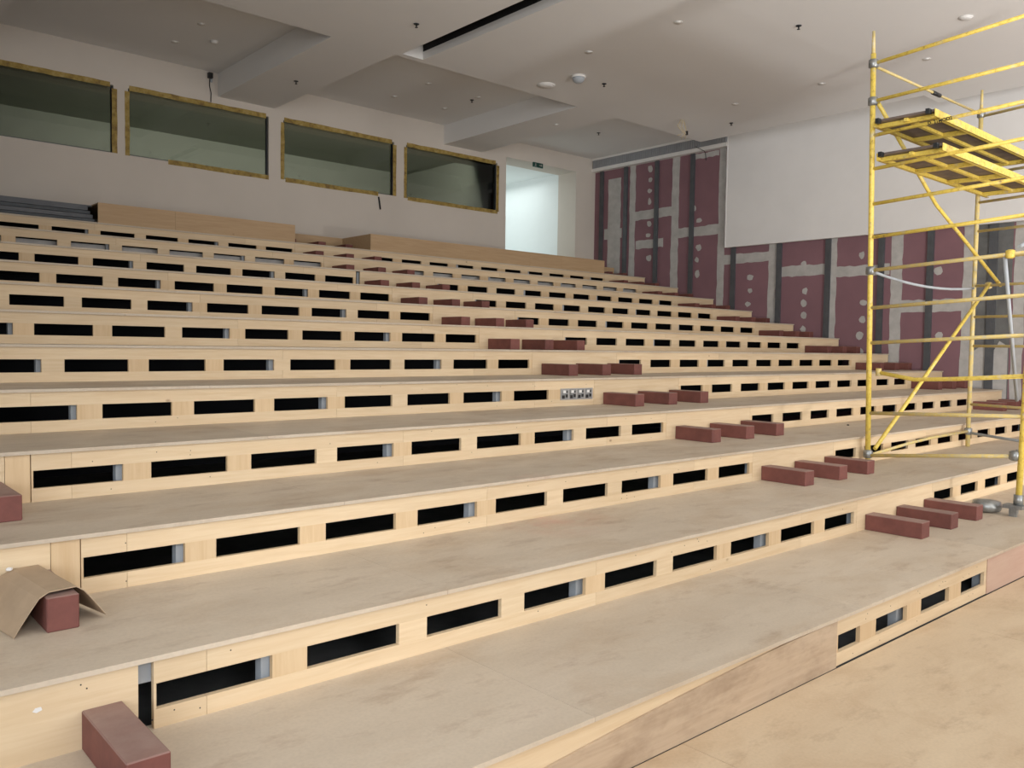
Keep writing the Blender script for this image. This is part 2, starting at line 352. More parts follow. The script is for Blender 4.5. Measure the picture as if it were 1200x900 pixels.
for yc, z0, z1, st in ((14.52, 4.35, 6.8, 0.30), (12.93, 3.85, 5.3, 0.34), (11.40, 3.05, 3.9, 0.30), (9.98, 2.45, 4.0, 0.29), (8.62, 1.95, 4.3, 0.33), (7.02, 2.3, 2.6, 0.4), (7.05, 3.6, 3.9, 0.4), (13.05, 5.5, 5.6, 0.3)):
    z = z0
    while z < z1:
        if not (yc == 8.62 and 3.3 < z < 3.85) and not (yc == 9.98 and 3.5 < z < 3.85):
            dab(yc+random.uniform(-0.04, 0.04), z, random.uniform(0.06, 0.10), random.uniform(0.06, 0.10))
        z += st*random.uniform(0.9, 1.1)
for yc in (16.20, 15.32, 14.25, 13.11, 11.85, 10.61, 9.41, 8.22, 7.22, 4.9, 3.7):
    bm = bmesh.new(); z0, z1 = zf(yc)-0.1, (zt(yc) if yc > YC else 4.6); w = 0.062
    bm_box(bm, XW-0.05, XW-0.046, yc-w, yc+w, z0, z1); bm_box(bm, XW-0.048, XW-0.004, yc-w, yc-w+0.004, z0, z1); bm_box(bm, XW-0.048, XW-0.004, yc+w-0.004, yc+w, z0, z1)
    bm_box(bm, XW-0.053, XW-0.05, yc-0.02, yc+0.02, z0, z1)
    finish('steel_profile', bm, STUD, wl)
# open bay of bare wall
patch([(5.73, 0.8), (6.38, 0.8), (6.38, 4.45), (5.73, 4.45)], CONC, 'bare_wall', 0.003)
patch([(5.75, 1.0), (6.36, 1.0), (6.36, 2.0), (6.2, 2.12), (6.0, 2.0), (5.9, 2.2), (5.75, 2.1)], FILL, 'filler_patch', 0.006)
box('steel_profile', XW-0.04, XW-0.003, 5.99, 6.14, 0.8, 4.5, STUD, wl)
# grey-white upper board standing proud of the wall
bm = bmesh.new(); bm_box(bm, XW-0.12, XW-0.02, YF, YC-0.01, 4.43, ZC)
pn = finish('upper_board', bm, PANEL, wl)
box('edge_strip', XW-0.13, XW-0.0, YC-0.012, YC+0.015, 4.43, ZC, PANEL, wl)
# air bulkhead with its grille
b0 = structure(bpy.data.objects.new('trim_1', None)); COL.objects.link(b0); b0.location = (XW-0.1, 14.2, ZBT)
BX = XW-0.16
box('bulkhead_bottom', BX, XW, YC+0.015, YR, ZBT, ZBT+0.09, WHITE, b0)
box('bulkhead_top', BX, XW, YC+0.015, YR, ZC-0.05, ZC, WHITE, b0)
box('bulkhead_back', BX+0.05, XW, YC+0.015, YR, ZBT+0.09, ZC-0.05, STUD, b0)
bm = bmesh.new(); y = YC+0.03
while y < YR-0.05:
    bm_box(bm, BX+0.01, BX+0.05, y, y+0.028, ZBT+0.09, ZC-0.05); y += 0.05
g = finish('grille_slats', bm, GRILLE, b0); g['kind'] = 'stuff'

# left and front walls (behind and beside the camera) with the openings the light comes through
bm = bmesh.new()
bm_box(bm, XL-0.3, XL, YF, -4.7, -0.2, ZC+0.2); bm_box(bm, XL-0.3, XL, -4.7, 0.9, -0.2, 1.5); bm_box(bm, XL-0.3, XL, -4.7, 0.9, 6.3, ZC+0.2); bm_box(bm, XL-0.3, XL, 0.9, 1.1, -0.2, ZC+0.2); bm_box(bm, XL-0.3, XL, 3.3, YR+WT, -0.2, ZC+0.2); bm_box(bm, XL-0.3, XL, 1.1, 3.3, 2.9, ZC+0.2); bm_box(bm, XL-0.3, XL, 1.1, 3.3, -0.2, 0.6)
structure(finish('wall_left', bm, PLASTER))
bm = bmesh.new()
bm_box(bm, XL-0.3, -1.8, YF-0.3, YF, -0.2, ZC+0.2); bm_box(bm, 16.4, XW+0.3, YF-0.3, YF, -0.2, ZC+0.2); bm_box(bm, -1.8, 16.4, YF-0.3, YF, 6.3, ZC+0.2); bm_box(bm, -1.8, 16.4, YF-0.3, YF, -0.2, 1.2); bm_box(bm, 0.2, 3.6, YF-0.3, YF, 1.2, 6.3)
structure(finish('wall_front', bm, PLASTER))
w5 = structure(bpy.data.objects.new('window_5', None)); COL.objects.link(w5); w5.location = (10, YF-0.2, 1.2)
for x in (3.63, 6.8, 10, 13.2, 16.37): box('mullion', x-0.03, x+0.03, YF-0.25, YF-0.18, 1.2, 6.3, WHITE, w5)
w6 = structure(bpy.data.objects.new('window_6', None)); COL.objects.link(w6); w6.location = (-0.8, YF-0.2, 1.2)
for x in (-1.77, 0.17): box('mullion', x-0.03, x+0.03, YF-0.25, YF-0.18, 1.2, 6.3, WHITE, w6)

# ------------------------------------------------------------------ seating tiers
SL = 0.525
PT = 0.03           # riser board thickness
left_cuts = [1.193, 1.42, 3.93, 6.43, 7.40]
right_cuts = [9.035, 11.5, 14.0, 15.95]
ZS0, ZS1 = 0.083, 0.194
TOPZ = H-0.022
feat = {1: 'next to the floor, pink board at its right end', 2: 'with a dark upright gap at the left of its riser',
        3: 'from the floor, cardboard sheet lying before its riser', 4: 'from the floor, a red block at its left foot',
        5: 'from the floor, with the four-socket plate in its riser', 6: 'from the floor, its top edge at eye level', 7: 'from the floor, just above eye level',
        8: 'from the floor, in the upper half of the seating', 9: 'from the floor, in the upper half of the seating', 10: 'from the floor, a narrow gap beside the middle aisle',
        11: 'from the floor, grey concrete showing in its slots', 12: 'from the floor, backed by a taller plain board'}
def riser_run(t, y, z, cuts, slots, k):
    a0, b0 = cuts[0], cuts[-1]
    for a, b in zip(cuts, cuts[1:]):
        box('riser_top_rail', a+0.001, b-0.001, y, y+PT, z+ZS1, z+TOPZ, PLY, t)
        box('riser_bottom_rail', a+0.001, b-0.001, y, y+PT, z, z+ZS0, PLY, t)
    e = [a0+0.001] + [v for s in slots for v in s] + [b0-0.001]
    for i in range(0, len(e), 2):
        if e[i+1]-e[i] > 0.004:
            box('riser_stile', e[i], e[i+1], y+0.0015, y+PT, z+ZS0, z+ZS1, PLYV if random.random() < 0.6 else PLY, t)
tiers = {}
for k in range(1, 13):
    y, z = yk(k), (k-1)*H
    t = thing('seating_tier', (8.0, y, z), ORD[k] + ' plywood seating tier ' + feat[k], 'platform', 'plywood seating tiers')
    tiers[k] = t
    sl = [(1.205+0.7025*n, 1.205+0.7025*n+SL) for n in range(9)]
    if k == 5: sl = sl[:8]
    sr = [(9.085+0.702*n, 9.085+0.702*n+0.485) for n in range(10)]
    # left of the left aisle
    if k > 1:
        box('riser_board', XL+0.01, 1.05 if k > 2 else 1.131, y, y+PT, z, z+TOPZ, PLY, t)
        if k > 2: box('riser_filler', 1.053, 1.188, y, y+PT, z, z+TOPZ, PLYV, t)
    if k == 1:
        s1 = [(4.97, 5.26), (5.48, 5.95), (6.18, 6.675), (6.90, 7.375)]
        e = [XL+0.01, -1.0, 1.5, 4.94]
        for a, b in zip(e, e[1:]): box('riser_board', a+0.001, b-0.001, y, y+PT, z, z+TOPZ, PLY, t)
        riser_run(t, y, z, [4.94, 7.42], s1, k)
        P = [(XL+0.01, 0.0), (4.93, 0.0), (4.93, 0.293)] + [(x, v) for x, v in ((4.4, 0.288), (3.9, 0.268), (3.39, 0.243), (2.9, 0.213), (2.45, 0.180), (1.9, 0.14), (1.2, 0.10), (XL+0.01, 0.08))]
        bm = bmesh.new(); bm_prism(bm, P, 'y', y-0.012, y-0.0005)
        o = finish('soiled_cover_board', bm, PLYD, t); o['label'] = 'soiled plywood strip fixed over the riser'
        box('aisle_riser_board', 7.422, 9.03, y-0.006, y+PT, z, z+TOPZ, PLYP, t)['label'] = 'pink-stained riser board'
        riser_run(t, y, z, right_cuts, sr, k)
    else:
        riser_run(t, y, z, left_cuts, sl, k)
        a = 7.402 if k != 10 else 7.478
        box('aisle_riser_board', a, 9.032, y, y+PT, z, z+TOPZ, PLY, t)
        riser_run(t, y, z, right_cuts, sr, k)
    box('aisle_riser_board', 15.952, XW-0.055, y, y+PT, z, z+TOPZ, PLY, t)
    # plywood sheets of the tread
    xs = [XL+0.01, 0.23, 2.73, 5.23, 7.73, 10.23, 12.73, 15.23, XW-0.055]
    yb = yk(k+1)+0.05
    if k == 12: yb = yk(13)+0.05
    for a, b in zip(xs, xs[1:]):
        box('tread_sheet', a+0.001, b-0.001, y-0.02, yb, z+TOPZ, z+H, TREAD, t)
    box('shade_sheet_top', XL+0.02, XW-0.06, y+PT+0.001, yb-0.055, z+TOPZ-0.008, z+TOPZ-0.0005, DARKM, t)  # black sheet added to darken the tread underside seen through the slots
    box('shade_sheet_back', XL+0.02, XW-0.06, y+PT+0.97, y+PT+0.985, z+0.001, z+TOPZ-0.009, DARKM, t)  # upright black sheet added so the slots look deep in shade
    # steel frame behind the boards
    xp = [1.70+2.1075*n for n in range(3)] + [7.40+0.05, 9.02, 11.15, 13.25, 15.36]
    for x in [-1.5, 0.5] + xp:
        box('frame_post', x, x+0.14, y+PT+0.03, y+PT+0.09, z-0.0, z+TOPZ-0.009, STUDL, t)
    if k == 2:
        box('frame_post', 1.125, 1.20, y+PT+0.02, y+PT+0.04, z+0.19, z+TOPZ-0.009, STUDL, t)
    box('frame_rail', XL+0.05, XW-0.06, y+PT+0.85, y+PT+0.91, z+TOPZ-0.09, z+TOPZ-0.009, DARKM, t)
    if k == 11:
        box('concrete_edge', XL+0.05, XW-0.06, y+0.13, y+0.6, z+0.0, z+0.185, FILL, t)['label'] = 'grey concrete upstand'
    # screws
    if k <= 5:
        bm = bmesh.new()
        for n in range(16):
            x = random.uniform(0.6, 7.3); zz = z + random.choice((0.045, 0.26, 0.24)) + random.uniform(-0.02, 0.02)
            if k == 1: x = random.uniform(5, 7.3)
            c = [bm.verts.new((x+0.0035*math.cos(a), y-0.001, zz+0.0035*math.sin(a))) for a in [i*math.pi/3 for i in range(6)]]
            d = [bm.verts.new((v.co.x, y+0.002, v.co.z)) for v in c]
            bm.faces.new(c)
            for i in range(6): bm.faces.new((c[i], c[(i+1) % 6], d[(i+1) % 6], d[i]))
        finish('screw_heads', bm, DARKST, t)['kind'] = 'stuff'
# taller boards and top landing
t = tiers[12]; y = yk(12); z = 12*H
t13 = thing('seating_tier', (8.0, YR-0.5, z), 'top plywood landing below the windows, steel rails showing at its left', 'platform', 'plywood seating tiers')
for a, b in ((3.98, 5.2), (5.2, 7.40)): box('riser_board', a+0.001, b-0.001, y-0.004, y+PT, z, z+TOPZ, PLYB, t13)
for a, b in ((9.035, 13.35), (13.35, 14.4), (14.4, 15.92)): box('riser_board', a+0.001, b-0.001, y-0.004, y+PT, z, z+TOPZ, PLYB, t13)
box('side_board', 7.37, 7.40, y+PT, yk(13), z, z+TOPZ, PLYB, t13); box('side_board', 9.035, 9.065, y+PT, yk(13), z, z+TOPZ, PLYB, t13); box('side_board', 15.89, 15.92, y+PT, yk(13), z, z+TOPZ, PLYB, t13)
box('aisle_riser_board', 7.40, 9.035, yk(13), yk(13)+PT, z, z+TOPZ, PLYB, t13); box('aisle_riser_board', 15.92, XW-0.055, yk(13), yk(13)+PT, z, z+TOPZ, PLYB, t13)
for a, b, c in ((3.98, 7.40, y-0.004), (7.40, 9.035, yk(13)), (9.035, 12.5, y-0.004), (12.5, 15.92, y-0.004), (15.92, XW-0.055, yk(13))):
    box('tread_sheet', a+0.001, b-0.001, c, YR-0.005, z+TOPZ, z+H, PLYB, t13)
box('backing', XL+0.05, 3.97, y+0.55, y+0.6, z, z+TOPZ, DARKM, t13)
for i, (dy, zz, h) in enumerate(((0.10, 0.01, 0.05), (0.16, 0.075, 0.06), (0.22, 0.15, 0.05), (0.28, 0.215, 0.075))):
    box('steel_rail', XL+0.05, 3.965-0.02*i, y+dy, y+dy+0.06, z+zz, z+zz+h, DARKST if i % 2 == 0 else STUD, t13)
box('steel_rail', XL+0.05, 3.97, y+0.3, YR-0.005, z+TOPZ-0.02, z+TOPZ+0.004, STUD, t13)

# ------------------------------------------------------------------ step blocks
pos3 = ['nearest the left', 'the middle one', 'farthest right']
def block(x, yb, z, ln, label, group, w=0.165, h=0.145, rz=0.0):
    key = ('blk', w, round(ln, 2), h)
    if key not in _cache:
        bm = bmesh.new(); bm_box(bm, -w/2, w/2, -ln, 0, 0, h); bmesh.ops.recalc_face_normals(bm, faces=bm.faces)
        bmesh.ops.bevel(bm, geom=list(bm.edges), offset=0.005, segments=1, affect='EDGES')
        me = bpy.data.meshes.new('step_block'); bm.to_mesh(me); bm.free(); me.materials.append(BLOCK); _cache[key] = me
    o = link('step_block', _cache[key], (x+w/2, yb-0.002, z), None, (0, 0, rz))
    return objprop(o, label, 'block', group)
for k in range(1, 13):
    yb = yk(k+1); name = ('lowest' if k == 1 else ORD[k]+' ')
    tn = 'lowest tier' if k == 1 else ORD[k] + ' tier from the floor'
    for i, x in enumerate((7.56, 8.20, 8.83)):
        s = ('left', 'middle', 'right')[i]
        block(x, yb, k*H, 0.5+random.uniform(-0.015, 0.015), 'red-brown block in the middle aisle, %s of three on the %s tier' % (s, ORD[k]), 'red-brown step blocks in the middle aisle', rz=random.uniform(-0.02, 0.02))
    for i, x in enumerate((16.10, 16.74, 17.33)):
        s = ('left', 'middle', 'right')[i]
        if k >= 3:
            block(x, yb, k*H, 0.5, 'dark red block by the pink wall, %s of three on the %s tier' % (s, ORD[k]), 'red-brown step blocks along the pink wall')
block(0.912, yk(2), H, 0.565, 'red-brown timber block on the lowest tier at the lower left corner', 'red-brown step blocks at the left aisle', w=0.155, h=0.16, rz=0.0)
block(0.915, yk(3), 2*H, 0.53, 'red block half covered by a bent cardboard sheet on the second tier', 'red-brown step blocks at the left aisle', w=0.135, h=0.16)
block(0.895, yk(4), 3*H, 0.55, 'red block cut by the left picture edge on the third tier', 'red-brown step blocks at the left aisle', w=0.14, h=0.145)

# cardboard bent over the block
bm = bmesh.new(); prof = [(0.785, 0.002), (0.812, 0.045), (0.853, 0.105), (0.89, 0.155), (0.93, 0.176), (1.05, 0.176), (1.085, 0.15), (1.13, 0.09), (1.185, 0.012)]
ya, yb_ = 4.215, 4.70
def bend(x, z, f):
    s = 1.0 + 0.25*f
    xx = 0.985 + (x-0.985)*(s if x < 0.985 else 1-0.25*f); return xx - 0.04*f, z*(1+0.06*f) if z > 0.05 else z
top, bot = [], []
for j in range(6):
    f = j/5; r, q = [], []
    for (x, z) in prof:
        xx, zz = bend(x, z, f); yy = ya+(yb_-ya)*f - (0.985-x)*0.18
        if xx < 0.8: yy += 0.04*math.sin(3*f)
        yy = min(yy, 4.705)
        r.append(bm.verts.new((xx, yy, 2*H+zz+0.006))); q.append(bm.verts.new((xx, yy, 2*H+zz+0.001)))
    top.append(r); bot.append(q)
for j in range(5):
    for i in range(len(prof)-1):
        bm.faces.new((top[j][i], top[j][i+1], top[j+1][i+1], top[j+1][i])); bm.faces.new((bot[j][i], bot[j+1][i], bot[j+1][i+1], bot[j][i+1]))
for j in (0, 5):
    for i in range(len(prof)-1): bm.faces.new((top[j][i], bot[j][i], bot[j][i+1], top[j][i+1]))
for j in range(5):
    for i in (0, len(prof)-1): bm.faces.new((top[j][i], top[j+1][i], bot[j+1][i], bot[j][i]))
o = finish('cardboard_sheet', bm, CARD, None, (0.95, 4.45, 2*H)); objprop(o, 'bent brown cardboard sheet draped over the red block on the second tier', 'cardboard')

# socket plate in the fifth riser
sp = thing('socket_plate', (7.1, yk(5), 4*H+0.06), 'grey plate with four double sockets in the fifth riser beside the middle aisle', 'socket')
y = yk(5)
box('plate', 6.835, 7.372, y-0.0065, y-0.0005, 4*H+0.070, 4*H+0.203, PLATE, sp)
for i in range(4):
    x = 6.90 + 0.132*i
    f = box('socket_module', x-0.052, x+0.052, y-0.011, y-0.006, 4*H+0.082, 4*H+0.192, CHROME, sp)
    box('plug_hole', x-0.045, x-0.005, y-0.014, y-0.011, 4*H+0.088, 4*H+0.125, BLACK, f); box('plug_hole', x+0.012, x+0.045, y-0.014, y-0.011, 4*H+0.100, 4*H+0.135, BLACK, f)
    box('switch_cap', x-0.03, x+0.012, y-0.016, y-0.011, 4*H+0.15, 4*H+0.182, WHITE, f); box('indicator', x+0.022, x+0.040, y-0.014, y-0.011, 4*H+0.155, 4*H+0.175, BLACK, f)

# small litter
bm = bmesh.new(); bm_lathe(bm, [(0.006, 0), (0.018, 0.004), (0.016, 0.012), (0.004, 0.016)], n=8)
objprop(finish('plaster_crumb', bm, DARKST, None), 'small dark scrap lying on the third tier left of the scaffold post', 'scrap').location = (10.93, 5.5, 3*H+0.008)
bm = bmesh.new(); bm_prism(bm, [(0.738, 0.522), (0.752, 0.515), (0.772, 0.522), (0.768, 0.535), (0.748, 0.534)], 'y', yk(2)-0.003, yk(2))
objprop(finish('paint_splash', bm, WHITE, tiers[2]), None)
bm = bmesh.new(); bm_lathe(bm, [(0.006, 0), (0.015, 0.004), (0.014, 0.014), (0.004, 0.018)], n=9)
objprop(finish('plaster_crumb', bm, WHITE, None), 'small white plaster crumb by the cardboard sheet', 'crumb').location = (0.86, 4.665, 2*H+0.20)

# ------------------------------------------------------------------ scaffold tower
ST = thing('scaffold_tower', (9.7, 4.62, 0.64), 'yellow steel scaffold tower with two decks standing on the tiers at the right', 'scaffold')
P1b, P1t = Vector((9.69, 4.62, 0.645)), Vector((9.482, 4.62, 5.60))
PRb, PRt = Vector((9.45, 2.94, 0.45)), Vector((9.60, 2.88, 5.60))
P2b, P2t = Vector((12.69, 4.62, 0.645)), Vector((12.66, 4.60, 5.60))
P4b, P4t = Vector((12.33, 2.98, 0.43)), Vector((12.30, 3.0, 5.60))
def at(b, t, z): return b + (t-b)*((z-b.z)/(t.z-b.z))
def tube(name, pts, r, mat=YEL, parent=ST, n=10):
    bm = bmesh.new(); bm_tube(bm, pts, r, n); return finish(name, bm, mat, parent)
for b, tp, m in ((P1b, P1t, YEL), (PRb, PRt, YEL), (P2b, P2t, YELD), (P4b, P4t, YELD)):
    tube('post', [b, b+(tp-b)*0.35, b+(tp-b)*0.7, at(b, tp, tp.z-0.25)], 0.030, m)
    tube('spigot', [at(b, tp, tp.z-0.27), tp], [0.022, 0.016], YELD)
rz = [5.24, 4.82, 4.434, 4.057, 3.659, 3.281, 2.901, 2.469, 2.063, 1.242]
for i, z in enumerate(rz):
    a, b = at(P1b, P1t, z), at(PRb, PRt, z+0.09 if z < 4.9 else z+0.16)
    tube('rung', [a, b], 0.021, YEL if z > 2.95 else YELD, n=8)
    a, b = at(P2b, P2t, z), at(P4b, P4t, z)
    tube('rung', [a, b], 0.019, YELD, n=8)
tube('rung', [at(P1b, P1t, 0.74), at(PRb, PRt, 0.93)], 0.021, YELD, n=8)
# loose bar with end nub, braces
A = at(P1b, P1t, 1.70)
tube('loose_bar', [A+Vector((0.05, -0.10, 0.02)), A+Vector((0.06, -0.5, -0.045)), A+Vector((0.02, -0.95, -0.02)), at(PRb, PRt, 1.70)+Vector((0.05, 0, 0.04))], 0.024, YEL)
tube('loose_bar_end', [A+Vector((0.05, -0.09, -0.02)), A+Vector((0.05, -0.09, 0.07))], 0.032, YELD)
J = Vector((12.66, 4.42, 2.90))
def lerp(a, b, f): return a+(b-a)*f
tube('diagonal_brace', [at(P1b, P1t, 4.80)+Vector((0.05, -0.04, 0)), lerp(at(P1b, P1t, 4.80), J, 0.5)+Vector((0, 0, -0.02)), J+Vector((0.1, -0.12, 0))], 0.023)
tube('diagonal_brace', [at(P1b, P1t, 0.82)+Vector((0.07, -0.05, 0)), J+Vector((-0.02, -0.02, 0.02))], 0.023)
tube('diagonal_brace', [at(P1b, P1t, 5.22), at(P2b, P2t, 5.27)], 0.016, YELD, n=8)
tube('diagonal_brace', [lerp(at(P1b, P1t, 5.22), at(P2b, P2t, 5.27), 0.5), lerp(at(P1b, P1t, 5.22), at(P2b, P2t, 5.27), 0.57)], 0.026, BLACK, n=8)
B0, B1 = at(P1b, P1t, 2.90), at(P2b, P2t, 2.87)
tube('diagonal_brace', [lerp(B0, B1, i/8)+Vector((0, 0, -0.33*(i/8)*(1-i/8))) for i in range(9)], 0.017, STUDL, n=8)
B0, B1 = at(P1b, P1t, 0.74), at(P2b, P2t, 0.86)
tube('diagonal_brace', [B0, lerp(B0, B1, 0.4)+Vector((0, 0, 0.03)), lerp(B0, B1, 0.6)+Vector((0, 0, 0.03)), B1], 0.019, YELD, n=8)
tube('diagonal_brace', [at(P2b, P2t, 0.84), at(P4b, P4t, 0.74)], 0.019, STUDL, n=8)
tube('diagonal_brace', [at(PRb, PRt, 3.05)+Vector((0.02, 0.15, 0)), at(P4b, P4t, 3.75)+Vector((-0.4, 0.1, 0))], 0.02, STUDL, n=8)
tube('diagonal_brace', [at(PRb, PRt, 2.98)+Vector((0.02, 0.28, 0)), at(P4b, P4t, 1.4)+Vector((-1.0, 0.6, 0))], 0.02, STUDL, n=8)
def clamp(p, s=0.05, m=CHROME):
    bm = bmesh.new(); bm_lathe(bm, [(s*0.55, -s), (s, -s*0.75), (s, s*0.75), (s*0.55, s)], p, 10); bm_box(bm, p[0]+s*0.4, p[0]+s*1.5, p[1]-s*0.5, p[1]+s*0.5, p[2]-s*0.5, p[2]+s*0.4)
    bm_tube(bm, [Vector(p)+Vector((s, 0, -s)), Vector(p)+Vector((s*1.2, 0, s*1.1))], s*0.22, 6)
    return finish('clamp', bm, m, ST)
for p in (at(P1b, P1t, 5.24), at(P1b, P1t, 4.82), at(P1b, P1t, 2.90), at(P2b, P2t, 5.27), at(P2b, P2t, 0.86), at(P1b, P1t, 0.76), at(PRb, PRt, 0.93)+Vector((0, 0.06, 0)), J): clamp(p, 0.052 if p is not J else 0.045, YELD if p is J else CHROME)
clamp(at(PRb, PRt, 2.98)+Vector((0, 0.22, 0)), 0.045, YEL); clamp(at(PRb, PRt, 4.95), 0.05, YELD)
# castor / jack of the near post
Wb = Vector((9.47, 3.24, 0.32))
cs = bpy.data.objects.new('castor', None); COL.objects.link(cs); cs.parent = ST; cs.location = Wb - Vector(ST.location)
def in_castor(name, bm, m): return finish(name, bm, m, cs)
bm = bmesh.new(); bm_lathe(bm, [(0.05, 0.0), (0.13, 0.018), (0.145, 0.06), (0.13, 0.11), (0.05, 0.125)], Wb, 18); in_castor('wheel', bm, CHROME)
bm = bmesh.new(); bm_box(bm, 9.37, 9.51, 2.88, 3.06, 0.40, 0.435); bm_box(bm, 9.38, 9.41, 2.93, 3.00, 0.32, 0.41); bm_box(bm, 9.47, 9.50, 2.95, 3.03, 0.335, 0.41); in_castor('fork', bm, CHROME)
bm = bmesh.new(); bm_tube(bm, [(9.45, 2.94, 0.43), (9.45, 2.94, 0.54)], 0.045, 12); in_castor('swivel', bm, CHROME)
# decks
def deck(z, y0, y1, xa, xb):
    dk = bpy.data.objects.new('deck', None); COL.objects.link(dk); dk.parent = ST; dk.location = Vector((xa, (y0+y1)/2, z)) - Vector(ST.location)
    sk = -0.01
    for yy in (y0, y1):
        bm = bmesh.new(); s = 1 if yy == y0 else -1
        bm_box(bm, xa, xb, yy, yy+s*0.004, z, z+0.085); bm_box(bm, xa, xb, yy, yy+s*0.045, z, z+0.004)
        finish('side_rail', bm, YEL, dk)
    for x in (xa+0.1, xa+1.0, xa+1.95, xb-0.15):
        box('cross_member', x, x+0.05, y0, y1, z+0.005, z+0.055, YEL, dk)
    box('stiffener', xa+0.05, xb-0.05, (y0+y1)/2-0.02, (y0+y1)/2+0.02, z+0.02, z+0.056, YEL, dk)
    box('deck_board', xa+0.02, xb-0.02, y0+0.006, y1-0.006, z+0.06, z+0.085, DECKB, dk)
    for yy in (y0+0.06, y1-0.06): box('hook', xa-0.055, xa+0.01, yy-0.02, yy+0.02, z+0.03, z+0.085, DARKST, dk)
deck(4.497, 3.89, 4.56, 9.43, 12.72); deck(4.120, 3.80, 4.52, 9.44, 12.72)
# stencil on the deck rung
fc = bpy.data.curves.new('stencil', 'FONT'); fc.body = 'D. 21MOD2'; fc.size = 0.05; fc.align_x = 'CENTER'; fc.align_y = 'CENTER'; fc.extrude = 0.0005; fc.offset = 0.0012
tmp = bpy.data.objects.new('stencil', fc); COL.objects.link(tmp)
dg = bpy.context.evaluated_depsgraph_get(); me = bpy.data.meshes.new_from_object(tmp.evaluated_get(dg)); bpy.data.objects.remove(tmp)
me.materials.clear(); me.materials.append(BLACK)
a, b = at(P1b, P1t, 4.434), at(PRb, PRt, 4.524); dv = (b-a).normalized()
st = bpy.data.objects.new('stencil_lettering', me); COL.objects.link(st); st.parent = ST
nrm = Vector((-0.82, -0.45, -0.30)); nrm = (nrm - dv*nrm.dot(dv)).normalized(); upv = nrm.cross(dv)
ctr = lerp(a, b, 0.43) + nrm*0.0225
Mw = Matrix(((dv.x, upv.x, nrm.x, ctr.x), (dv.y, upv.y, nrm.y, ctr.y), (dv.z, upv.z, nrm.z, ctr.z), (0, 0, 0, 1)))
st.matrix_local = Matrix.Translation(-Vector(ST.location)) @ Mw

# ------------------------------------------------------------------ ceiling fittings, wall fittings
def lathe_mesh(prof, mat, name, n=16):
    bm = bmesh.new(); bm_lathe(bm, prof, n=n); bmesh.ops.recalc_face_normals(bm, faces=bm.faces)
    me = bpy.data.meshes.new(name); bm.to_mesh(me); bm.free(); me.materials.append(mat); return me
DLr = lathe_mesh([(0.035, -0.001), (0.066, -0.009), (0.066, -0.003), (0.060, 0.0)], WHITE, 'trim_ring'); DLd = lathe_mesh([(0.034, -0.001), (0.036, -0.006), (0.010, -0.009)], LAMPW, 'lens')
SPr = lathe_mesh([(0.012, 0.0), (0.045, -0.002), (0.040, -0.010), (0.012, -0.012)], DARKST, 'rosette', 12); SPh = lathe_mesh([(0.010, -0.01), (0.010, -0.05), (0.024, -0.053), (0.024, -0.056), (0.003, -0.058)], DARKST, 'deflector', 10)
def fitting(name, x, y, z, parts, label, cat, group=None):
    r = thing(name, (x, y, z), label, cat, group)
    for n, me in parts: link(n, me, (x, y, z), r)
    return r
dls = [(10.129, 9.702, ZL, 'near the dome camera, right of the long ceiling slot'), (12.897, 13.29, ZL, 'on the ceiling beam near the doorway'),
       (14.354, 6.086, ZL, 'over the scaffold post'), (14.338, 7.918, ZL, 'above the grey-white board, left of the scaffold'), (14.332, 9.723, ZL, 'farthest of the right-hand row, near the hanging wires'),
       (10.162, 7.919, ZL, 'nearest the top edge of the picture'), (10.081, 14.107, ZC, 'front left of the middle ceiling recess'), (11.388, 14.133, ZC, 'front right of the middle ceiling recess, beside the sprinkler'),
       (10.072, 15.333, ZC, 'rear left of the middle ceiling recess'), (11.385, 15.305, ZC, 'rear right of the middle ceiling recess'), (5.484, 14.14, ZC, 'front one in the left ceiling recess, beside the smoke detector'),
       (5.464, 15.299, ZC, 'rear one in the left ceiling recess'), (4.615, 13.1, ZC, 'in the left ceiling recess at the top edge of the picture')]
for x, y, z, s in dls: fitting('ceiling_spotlight', x, y, z, (('trim_ring', DLr), ('lens', DLd)), 'small white spotlight ' + s, 'ceiling light', 'white recessed spotlights')
for x, y, z, s in ((7.386, 10.659, ZL, 'left of the long ceiling slot'), (11.532, 10.644, ZL, 'beside the white dome'), (11.551, 6.776, ZL, 'at the top edge of the picture, right of the slot'),
                   (15.448, 10.574, ZL, 'near the top edge of the grey-white board'), (7.368, 14.478, ZL, 'under the left ceiling beam'), (11.414, 14.368, ZC, 'in the middle ceiling recess'), (15.379, 14.347, ZC, 'in the right ceiling recess by the grille')):
    fitting('sprinkler', x, y, z, (('rosette', SPr), ('deflector', SPh)), 'dark sprinkler head ' + s, 'sprinkler', 'dark ceiling sprinklers')
sm = lathe_mesh([(0.03, 0), (0.06, -0.002), (0.058, -0.03), (0.045, -0.045), (0.02, -0.05)], WHITE, 'detector_body')
fitting('smoke_detector', 5.954, 14.772, ZC, (('base', lathe_mesh([(0.03, 0), (0.066, -0.001), (0.066, -0.012), (0.03, -0.014)], WHITE, 'base')), ('body', sm)), 'round white smoke detector in the left ceiling recess', 'smoke detector')
dm_ = lathe_mesh([(0.10, -0.03), (0.115, -0.035), (0.10, -0.085), (0.06, -0.12), (0.01, -0.13)], STUDL, 'dome')
fitting('dome_camera', 10.883, 10.664, ZL, (('base', lathe_mesh([(0.05, 0), (0.13, -0.001), (0.13, -0.035), (0.05, -0.037)], WHITE, 'base')), ('dome', dm_)), 'white dome camera hanging under the ceiling beside the disc', 'camera')
